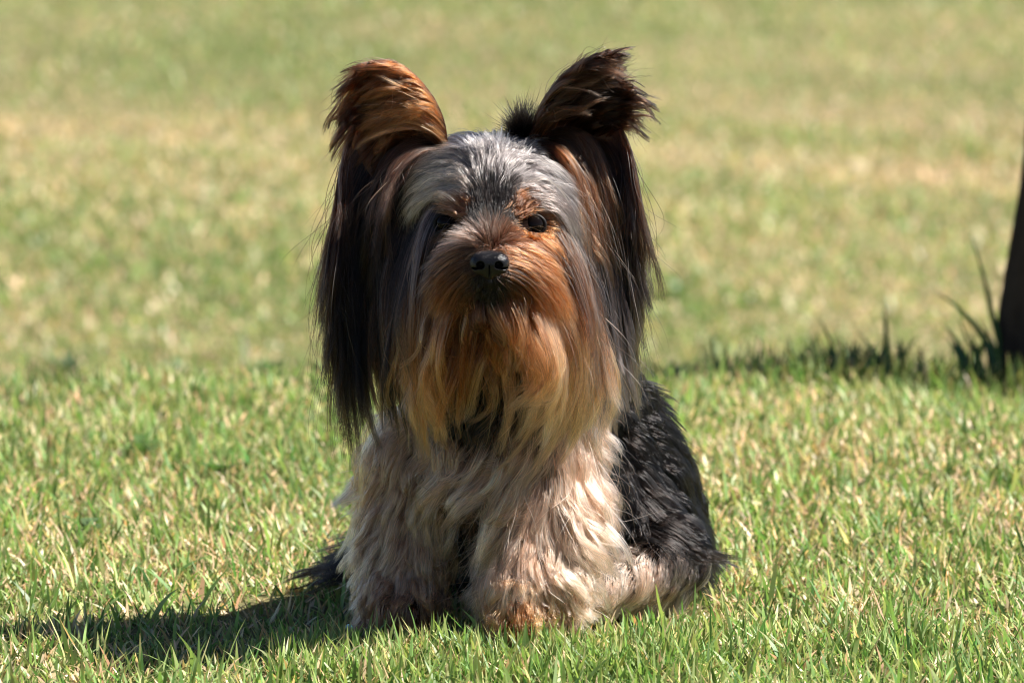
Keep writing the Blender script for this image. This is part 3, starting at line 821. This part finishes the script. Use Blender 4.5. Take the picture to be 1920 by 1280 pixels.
def nose_field(p):
    q = (p - NOSE)
    def ell(c, r):
        r = np.array(r); k = np.linalg.norm((q - c) / r, axis=1); k2 = np.linalg.norm((q - c) / r ** 2, axis=1)
        return k * (k - 1) / np.maximum(k2, 1e-6)
    k = 0.0022
    parts = [ell((0, 0.004, 0.0012), (0.0118, 0.010, 0.0068)), ell((-0.0064, 0.0, 0.0002), (0.0058, 0.0066, 0.0064)), ell((0.0064, 0.0, 0.0002), (0.0058, 0.0066, 0.0064)),
             ell((0, 0.0015, -0.004), (0.0048, 0.006, 0.0065))]
    d = -k * np.log(sum(np.exp(-np.clip(x, -0.05, 0.05) / k) for x in parts))
    for s in (-1, 1):
        hole = np.minimum(ell((s * 0.0060, -0.0058, 0.0002), (0.0029, 0.0050, 0.0027)), ell((s * 0.0092, -0.003, -0.0022), (0.0030, 0.0045, 0.0011)))
        d = np.maximum(d, -hole)
    groove = np.maximum(np.abs(q[:, 0]) - 0.00045, np.maximum(q[:, 1] + 0.0028, q[:, 2] - 0.0005))
    return np.maximum(d, -groove)
V, Q = surface_nets(nose_field, NOSE - 0.017, NOSE + 0.017, 0.00045)
nose_m = simple_mat('nose_leather', (0.006, 0.0055, 0.006), 0.16, 0.22, bump=0.55, bump_scale=1000)
make_mesh('nose', V, Q, 4, nose_m, dog)

# dark topknot behind the brow, next to the shaded ear
tk = P(979, 250, -0.035)
def tk_field(p):
    q = p - tk
    d = np.linalg.norm(q / np.array([0.0075, 0.008, 0.0085]), axis=1) - 1
    return (d + 0.07 * np.sin(q[:, 0] * 900) * np.sin(q[:, 2] * 800 + 1) + 0.06 * np.sin(q[:, 1] * 1100 + q[:, 2] * 500)) * 0.008
V, Q = surface_nets(tk_field, tk - 0.016, tk + 0.016, 0.001)
tk_m = simple_mat('topknot_band', (0.006, 0.005, 0.005), 0.95, 0.0, bump=1.0, bump_scale=900)
tko = make_mesh('topknot', V, Q, 4, tk_m, dog); tko['label'] = 'small dark topknot beside the shaded ear'
tr = sample_surface(V, Q, 1400)
tn = (tr - tk) / np.linalg.norm(tr - tk, axis=1, keepdims=True)
tdir = tn + np.array([0.1, 0.1, 0.55]) + rng.normal(0, 0.35, tn.shape)
tl = rng.uniform(0.004, 0.012, (len(tr), 1))
tp_ = tr[:, None] + (tdir * tl)[:, None] * T_[None, :, None] + (rng.normal(0, 0.0016, tr.shape))[:, None] * (T_ ** 2)[None, :, None]
tc_ = np.tile(np.array(C['black']), (len(tr), NP, 1)) * np.exp(rng.normal(0, 0.4, (len(tr), 1, 1)))
hair_object('topknot_hair', [(tp_, tc_, np.tile(0.00018 * (1 - 0.85 * T_ ** 2), (len(tr), 1)))], dark_fur, tko)

# ------------------------------------------------------------------ grass
grass_m = blade_mat('grass_blade')
GREEN = np.array([[0.17, 0.27, 0.085], [0.23, 0.32, 0.11], [0.115, 0.21, 0.062], [0.30, 0.36, 0.155]])
DRY = np.array([[0.62, 0.48, 0.33], [0.54, 0.41, 0.26], [0.70, 0.58, 0.43], [0.42, 0.28, 0.17]])

def dryness(x, y):
    """share of straw among the blades over the lawn"""
    n = 0.55 * N1(x, y, 2.2) + 0.45 * N4(x, y, 6.5)
    d = 0.31 + 0.70 * (n - 0.5)
    far = smooth(1.2, 1.9, y)
    dfar = 0.54 + 0.75 * (0.5 * N2(x, y, 1.1) + 0.5 * N3(x, y, 3.2) - 0.5)
    d = d * (1 - far) + dfar * far
    band = np.exp(-((y - (5.2 - 0.34 * x)) / (0.40 + 0.15 * N1(x, y, 1.0))) ** 2)
    d = np.maximum(d, 0.97 * band * (0.8 + 0.3 * N4(x, y, 1.5)))
    d = d - 0.22 * smooth(5.6, 6.6, y)
    return np.clip(d, 0.04, 0.95)

def blades(x, y, h, w, seg, lean_s, lod_dry=1.0, z0=None, shade_tone=1.0):
    n = len(x)
    z = ground(x, y) if z0 is None else z0
    dry = rng.random(n) < dryness(x, y) * lod_dry
    az_ = rng.random(n) * 6.283
    lean = np.abs(rng.normal(0, lean_s, n)) + 0.05
    lean = np.where(dry, lean * 1.5 + 0.15, lean); lean = np.clip(lean, 0, 1.45)
    bend = rng.normal(0.45, 0.45, n)
    h = np.where(dry, h * 0.85, h)
    dirx, diry = np.cos(az_), np.sin(az_)
    rot = az_ + math.pi / 2 + rng.normal(0, 0.7, n)
    wx, wy = np.cos(rot), np.sin(rot)
    px, py, pz = x.copy(), y.copy(), z - 0.002
    rows = []
    prof = {2: (1.0, 0.8), 3: (0.8, 1.0, 0.68), 4: (0.8, 1.0, 0.85, 0.5)}[seg]
    for i in range(seg):
        hw = w * 0.5 * prof[i]
        rows.append(np.stack([px - wx * hw, py - wy * hw, pz], -1)); rows.append(np.stack([px + wx * hw, py + wy * hw, pz], -1))
        a = np.clip(lean + bend * (i / seg), 0, 1.7)
        s = h / seg
        px = px + dirx * np.sin(a) * s; py = py + diry * np.sin(a) * s; pz = pz + np.cos(a) * s
    rows.append(np.stack([px, py, pz], -1))
    V = np.stack(rows, 1)                       # n, 2seg+1, 3
    nv = 2 * seg + 1
    base = (np.arange(n) * nv)[:, None]
    quads = np.concatenate([base + np.array([[2 * i, 2 * i + 1, 2 * i + 3, 2 * i + 2]]) for i in range(seg - 1)], 1)
    tri = base + np.array([[2 * seg - 2, 2 * seg - 1, 2 * seg]])
    loops = np.concatenate([quads, tri], 1).ravel()
    tot = np.tile(np.array([4] * (seg - 1) + [3]), n)
    k = rng.integers(0, 4, n)
    c = np.where(dry[:, None], DRY[k], GREEN[k]) * np.exp(rng.normal(0, 0.2, (n, 1)))
    c = c * shade_tone
    hue = rng.normal(0, 0.12, n)
    c[:, 0] *= 1 + hue
    t = np.linspace(0, 1, nv)[None, :, None]
    tipc = c[:, None] * (1 - t) + t * (c * np.array([1.12, 1.02, 0.9]))[:, None]
    base_shade = np.array([0.16, 0.13, 0.065])  # brownish thatch, darkened to deepen the shade at the blade feet
    tipc = tipc * np.minimum(1, 0.55 + t * 1.8) + base_shade * np.maximum(0, 0.45 - t * 1.8)
    brown_tip = (rng.random(n) < 0.25)[:, None, None] * np.maximum(0, t - 0.72) * 3.2
    tipc = tipc * (1 - brown_tip) + brown_tip * np.array([0.40, 0.28, 0.15])
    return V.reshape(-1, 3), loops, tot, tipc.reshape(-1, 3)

def grass_patch(name, parts, label):
    V, Lp, Tt, Cc = [], [], [], []; o = 0
    for v, l, t, c in parts:
        V.append(v); Lp.append(l + o); Tt.append(t); Cc.append(c); o += len(v)
    ob = make_mesh(name, np.concatenate(V), np.concatenate(Lp), np.concatenate(Tt), grass_m, colors=np.concatenate(Cc), smooth_shade=False)
    tag(ob, label, 'grass', kind='stuff')
    return ob

def scatter(n, x0, x1, y0, y1):
    return rng.uniform(x0, x1, n), rng.uniform(y0, y1, n)
def tufty(x, y, amt=1.0):
    return 0.75 + amt * 0.7 * (N3(x, y, 14.0) - 0.3)

def near_field():
    parts = []
    x, y = scatter(135000, -0.62, 0.62, -0.45, 1.35)
    # none under the dog
    k = sdf(np.stack([x, y, np.full_like(x, 0.022)], -1)) > 0.001
    k &= sdf(np.stack([x, y, np.full_like(x, 0.05)], -1)) > -0.004
    ta, tb = P(690, 1062, 0.10)[:2], P(500, 1106, 0.07)[:2]
    u = np.clip(((x - ta[0]) * (tb - ta)[0] + (y - ta[1]) * (tb - ta)[1]) / ((tb - ta) @ (tb - ta)), 0, 1)
    dy_ = y - (ta[1] + u * (tb - ta)[1]); dd_ = np.hypot(x - (ta[0] + u * (tb - ta)[0]), dy_)
    k &= ~((dd_ < 0.016) | ((dd_ < 0.07) & (dy_ < 0) & (rng.random(len(x)) < 0.6)))
    x, y = x[k], y[k]
    h = rng.gamma(7, 1 / 7, len(x)) * 0.0195 * tufty(x, y); w = rng.uniform(0.0015, 0.0036, len(x))
    parts.append(blades(x, y, h, w, 4, 0.62))
    # a fuller fringe of blades just in front of the paws
    x, y = scatter(2600, -0.16, 0.13, -0.22, -0.10)
    k = sdf(np.stack([x, y, np.full_like(x, 0.012)], -1)) > 0.002
    x, y = x[k], y[k]
    parts.append(blades(x, y, rng.uniform(0.018, 0.036, len(x)), rng.uniform(0.002, 0.0036, len(x)), 4, 0.4, lod_dry=0.8))
    # uncut growth along the dip below the tree, darkened to paint the trunk's shadow
    x, y = scatter(1500, 0.17, 0.50, 1.04, 1.28)
    k = rng.random(len(x)) < smooth(0.15, 0.36, x)
    x, y = x[k], y[k]
    parts.append(blades(x, y, rng.uniform(0.02, 0.055, len(x)), rng.uniform(0.0025, 0.005, len(x)), 4, 0.35, lod_dry=0.25, shade_tone=0.5))
    # thatch: short, dry, lying
    x, y = scatter(34000, -0.62, 0.62, -0.45, 1.35)
    k = sdf(np.stack([x, y, np.full_like(x, 0.015)], -1)) > 0.0
    x, y = x[k], y[k]
    parts.append(blades(x, y, rng.uniform(0.012, 0.03, len(x)), rng.uniform(0.0012, 0.0026, len(x)), 3, 0.95, lod_dry=2.2))
    # a few long, broad blades
    x, y = scatter(700, -0.62, 0.62, -0.45, 1.1)
    k = sdf(np.stack([x, y, np.full_like(x, 0.03)], -1)) > 0.006
    x, y = x[k], y[k]
    parts.append(blades(x, y, rng.uniform(0.03, 0.046, len(x)), rng.uniform(0.003, 0.0045, len(x)), 4, 0.5, lod_dry=0.4))
    return parts
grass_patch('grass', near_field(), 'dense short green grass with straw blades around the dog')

def far_field():
    parts = []
    for (n, x0, x1, y0, y1) in ((45000, -2.0, -0.62, -1.2, 1.35), (45000, 0.62, 2.0, -1.2, 1.35), (14000, -0.62, 0.62, -1.2, -0.45)):
        x, y = scatter(n, x0, x1, y0, y1)
        parts.append(blades(x, y, rng.gamma(9, 1 / 9, n) * 0.020 * tufty(x, y), rng.uniform(0.003, 0.0045, n), 2, 0.5))
    for (n, y0, y1, hw) in ((160000, 1.35, 3.0, 2.3), (205000, 3.0, 5.6, 3.1), (175000, 5.6, 9.8, 3.9)):
        x, y = scatter(n, -hw, hw, y0, y1)
        parts.append(blades(x, y, rng.gamma(8, 1 / 8, n) * 0.020 * tufty(x, y, 0.5), rng.uniform(0.004, 0.006, n), 2, 0.75))
    return parts
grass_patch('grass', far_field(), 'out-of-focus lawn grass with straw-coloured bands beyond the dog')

# ------------------------------------------------------------------ tree at the edge
bark = simple_mat('bark', (0.016, 0.010, 0.007), 0.9, 0.1, noise=22, col2=(0.045, 0.030, 0.021), bump=1.0, bump_scale=90)
leaf_m = blade_mat('leaf_green', 0.4, 0.35)
def build_tree():
    Y = 1.16
    base = P(1872, 665, Y); gx = base[0] + 0.002
    gz = float(ground(gx + 0.09, Y))
    root = empty('tree', (gx + 0.10, Y, gz)); org = np.array(root.location)
    def tube(path, rad, nu, flute=0.0, seed=0):
        path = np.array(path, float); n = len(path)
        a = np.linspace(0, 2 * math.pi, nu, endpoint=False); rr = np.random.default_rng(seed)
        ph = rr.random(5) * 6.28
        V = []
        tan = np.gradient(path, axis=0); tan /= np.linalg.norm(tan, axis=1, keepdims=True)
        for i in range(n):
            ref = np.array([0, 1.0, 0]) if abs(tan[i, 1]) < 0.9 else np.array([1.0, 0, 0])
            s = np.cross(tan[i], ref); s /= np.linalg.norm(s); u = np.cross(s, tan[i])
            z = path[i, 2]
            r = rad[i] * (1 + flute * (0.5 * np.sin(5 * a + ph[0] + 3 * z) + 0.35 * np.sin(9 * a + ph[1] - 6 * z) + 0.3 * np.sin(17 * a + ph[2] + 11 * z)))
            V.append(path[i] + r[:, None] * (np.cos(a)[:, None] * s + np.sin(a)[:, None] * u))
        V = np.concatenate(V)
        i, j = np.meshgrid(np.arange(n - 1), np.arange(nu), indexing='ij')
        q = np.stack([i * nu + j, i * nu + (j + 1) % nu, (i + 1) * nu + (j + 1) % nu, (i + 1) * nu + j], -1).reshape(-1, 4)
        return V, q
    # left outline of the trunk as seen: flared foot, leaning away to the right
    outl = [(1866, 690), (1873, 640), (1880, 580), (1890, 535), (1904, 460), (1917, 380), (1926, 300), (1932, 200)]
    rads = [0.105, 0.092, 0.088, 0.084, 0.080, 0.077, 0.074, 0.071]
    path = [(P(a, b, Y)[0] + r + 0.002, Y, P(a, b, Y)[2]) for (a, b), r in zip(outl, rads)]
    path = [(path[0][0] + 0.012, Y, gz - 0.06)] + path
    rads = [0.15] + rads
    x, z = path[-1][0], path[-1][2]
    for k in range(1, 14):
        path.append((x + 0.018 * k + 0.02 * math.sin(k), Y + 0.01 * k, z + 0.17 * k)); rads.append(0.071 - 0.003 * k)
    pp = poly(np.array(path), 70); sa = np.concatenate([[0], np.cumsum(np.linalg.norm(np.diff(np.array(path), axis=0), axis=1))]); rd = np.interp(np.linspace(0, sa[-1], 70), sa, rads)
    V, q = tube(pp, rd, 64, 0.07, 3)
    make_mesh('trunk', V - org, q, 4, bark, root)
    top = np.array(path[-1])
    tips = []
    for k in range(5):
        a = k * 1.26 + 0.4
        s = np.array(path[-1 - k])
        e = s + np.array([0.55 * math.cos(a) + 0.1, 0.55 * math.sin(a), 0.75 + 0.12 * k])
        pth = poly([s, s * 0.5 + e * 0.5 + np.array([0, 0, -0.06]), e], 14)
        V, q = tube(pth, np.linspace(0.032, 0.008, 14), 12, 0.05, k)
        make_mesh('limb', V - org, q, 4, bark, root); tips.append(pth[5:])
    tp = np.concatenate(tips)
    n = 9000
    ctr = tp[rng.integers(0, len(tp), 160)] + rng.normal(0, 0.16, (160, 3))
    c = ctr[rng.integers(0, 160, n)] + rng.normal(0, 0.085, (n, 3))
    d = rng.normal(size=(n, 3)); d[:, 2] -= 0.4; d /= np.linalg.norm(d, axis=1, keepdims=True)
    s = np.cross(d, rng.normal(size=(n, 3))); s /= np.linalg.norm(s, axis=1, keepdims=True)
    Ln = rng.uniform(0.04, 0.07, (n, 1)); W = Ln * 0.22
    V = np.stack([c, c + d * Ln * 0.45 + s * W, c + d * Ln, c + d * Ln * 0.45 - s * W], 1).reshape(-1, 3)
    q = np.arange(n * 4).reshape(-1, 4)
    cc = np.repeat(np.array([0.06, 0.10, 0.03]) * np.exp(rng.normal(0, 0.25, (n, 1))), 4, 0)
    make_mesh('crown', V - org, q, 4, leaf_m, root, colors=cc)
    tag(root, 'dark rough tree trunk with a flared foot cut off by the frame edge', 'tree')
build_tree()

# ------------------------------------------------------------------ tall blades by the tree, weeds, stray bits
def blade_part(path3, width, col, parent, org, fold=0.25):
    pts = poly(np.array(path3), 9); n = 9
    tan = np.gradient(pts, axis=0); tan /= np.linalg.norm(tan, axis=1, keepdims=True)
    view = np.array([random.uniform(-0.7, 0.7), -1, 0.1])
    V = []
    for i in range(n):
        s = np.cross(tan[i], view); s /= np.linalg.norm(s) + 1e-9
        t = i / (n - 1); w = width * 0.5 * (min(1, 0.55 + 1.6 * t) * (1 - t ** 2.2) + 0.02)
        nn = np.cross(s, tan[i])
        V += [pts[i] - s * w, pts[i] + nn * w * fold, pts[i] + s * w]
    q = []
    for i in range(n - 1):
        for j in (0, 1):
            q.append([3 * i + j, 3 * i + j + 1, 3 * i + j + 4, 3 * i + j + 3])
    cl = np.tile(np.array(col), (len(V), 1)) * np.exp(np.random.default_rng(len(V)).normal(0, 0.05, (len(V), 1)))
    return make_mesh('blade', np.array(V) - org, np.array(q), 4, grass_m, parent, colors=cl)

TALL = {  # base pixel, depth, blades as pixel paths
    'tree': ('tuft of long dark green blades arching at the foot of the tree trunk', (1845, 672), 1.13,
             ['1880,672 1862,600 1845,520 1817,430', '1868,675 1835,620 1795,575 1742,540', '1840,680 1815,640 1800,600 1795,570', '1820,688 1800,650 1780,620 1765,605',
              '1890,676 1880,640 1868,600 1858,585', '1855,676 1850,650 1838,630 1828,625', '1830,682 1842,650 1850,625 1852,610', '1872,670 1860,640 1842,610 1828,600']),
    'mid': ('tall straight dark blade standing among shorter blades left of the tree foot', (1660, 690), 1.13,
            ['1662,690 1662,650 1660,600 1657,556', '1650,692 1640,660 1625,640 1605,620', '1640,694 1625,670 1612,660 1600,655', '1675,690 1685,665 1690,650 1692,640', '1690,690 1700,660 1712,640 1730,625']),
    'left': ('low leaning dark grass tuft farthest left of the tree foot', (1570, 696), 1.12,
             ['1575,698 1562,655 1548,620 1530,588', '1585,698 1575,660 1568,640 1560,620', '1560,698 1540,680 1515,672 1478,674', '1600,696 1592,660 1582,640 1570,628', '1550,698 1540,675 1520,660 1500,645', '1590,698 1600,670 1612,655 1620,640'])}
for key, (lab, b, Y, paths) in TALL.items():
    p0 = P(b[0], b[1], Y); p0[2] = float(ground(p0[0], p0[1]))
    root = empty('grass_tuft', p0); org = np.array(root.location)
    xs_ = [float(q.split(',')[0]) for q in paths[0].split()]
    extra = []
    for k in range(14):
        bx = b[0] + random.uniform(-50, 50); hh = random.uniform(28, 70); dx = random.uniform(-30, 14)
        extra.append(f'{bx:.0f},{b[1] + 6} {bx + dx * 0.35:.0f},{b[1] + 6 - hh * 0.5:.0f} {bx + dx:.0f},{b[1] + 6 - hh:.0f}')
    for s in paths + extra:
        pts = [tuple(map(float, q.split(','))) for q in s.split()]
        yy = Y + random.uniform(-0.04, 0.04)
        p3 = [P(a, c, yy + 0.012 * i) for i, (a, c) in enumerate(pts)]
        foot = p3[0].copy(); foot[2] = float(ground(foot[0], foot[1])) - 0.004
        p3 = [foot] + [q for q in p3 if q[2] > foot[2] + 0.006]
        blade_part(p3, random.uniform(0.0035, 0.0075), (0.075 * random.uniform(0.7, 1.3), 0.125, 0.035), root, org)
    tag(root, lab, 'grass tuft')

def weed(px, py, n, r, col, label):
    p0 = on_ground(px, py)
    root = empty('broadleaf_weed', p0); org = np.array(root.location)
    for k in range(n):
        a = k * 2.4 + random.uniform(-0.4, 0.4)
        d = np.array([math.cos(a), math.sin(a), 0]); L = 0.75 * r * random.uniform(0.6, 1.2)
        s = np.array([-d[1], d[0], 0]); V, q = [], []
        z0 = 0.003 + 0.004 * random.random() + k * 0.0008
        rise = random.uniform(0.3, 1.5)
        m = 6
        for i in range(m):
            t = i / (m - 1)
            c = p0 + d * (0.004 + L * t) + np.array([0, 0, z0 + rise * L * t * (1 - 0.45 * t)])
            w = L * 0.42 * math.sin(math.pi * min(0.97, 0.06 + 0.94 * t)) ** 0.8
            V += [c - s * w + np.array([0, 0, w * 0.35]), c, c + s * w + np.array([0, 0, w * 0.35])]
        for i in range(m - 1):
            for j in (0, 1): q.append([3 * i + j, 3 * i + j + 1, 3 * i + j + 4, 3 * i + j + 3])
        cl = np.tile(np.array(col) * random.uniform(0.8, 1.2), (len(V), 1))
        make_mesh('leaf', np.array(V) - org, np.array(q), 4, leaf_m, root, colors=cl)
    tag(root, label, 'weed')
DK = (0.07, 0.125, 0.035)
weed(160, 1008, 7, 0.015, (0.09, 0.14, 0.055), 'small grey-green broadleaf weed near the tips of the dog shadow')
weed(262, 862, 9, 0.018, DK, 'dark broadleaf weed in the left grass, a pair with the one nearer the dog')
weed(412, 905, 8, 0.016, DK, 'dark broadleaf weed in the grass closest to the long black ear hair')
weed(505, 712, 11, 0.03, DK, 'blurred dark leaf patch standing in for tree shadow at the lawn edge beside the black ear hair')  # dark leaves here and in the next two paint the tree's shadow
weed(345, 715, 8, 0.024, DK, 'blurred dark leaf patch standing in for tree shadow at the lawn edge, between two other dark patches')
weed(128, 706, 9, 0.026, (0.05, 0.085, 0.045), 'blurred green leaf patch standing in for tree shadow at the lawn edge, leftmost of three')
weed(1275, 560, 8, 0.026, (0.10, 0.16, 0.05), 'blurred green weed on the lower lawn behind the dog')

# pale stalk and bead
p0 = on_ground(458, 690)
st = empty('dry_stalk', p0)
bl = blade_part([p0 + np.array([0, 0, -0.003]), p0 + np.array([0.001, 0, 0.02]), p0 + np.array([-0.001, 0, 0.042])], 0.007, (0.62, 0.58, 0.55), st, np.array(st.location))
tag(st, 'single pale dry stalk standing at the lawn edge left of the dog', 'stalk')
bead_m, nt, out = new_mat('bead_glass')
bb = nt.nodes.new('ShaderNodeBsdfPrincipled'); bb.inputs['Base Color'].default_value = (0.25, 0.55, 0.62, 1); bb.inputs['Roughness'].default_value = 0.08
nt.links.new(bb.outputs[0], out.inputs[0])
pb = on_ground(655, 1222) + np.array([0, -0.002, 0.018])
V, Q = uv_ball(np.zeros(3), 0.0026, (1, 1, 0.9), 16, 10)
bo = make_mesh('bead', V, Q, 4, bead_m); bo.location = pb
tag(bo, 'tiny shiny pale blue bead caught in the grass in front of the dog', 'bead')
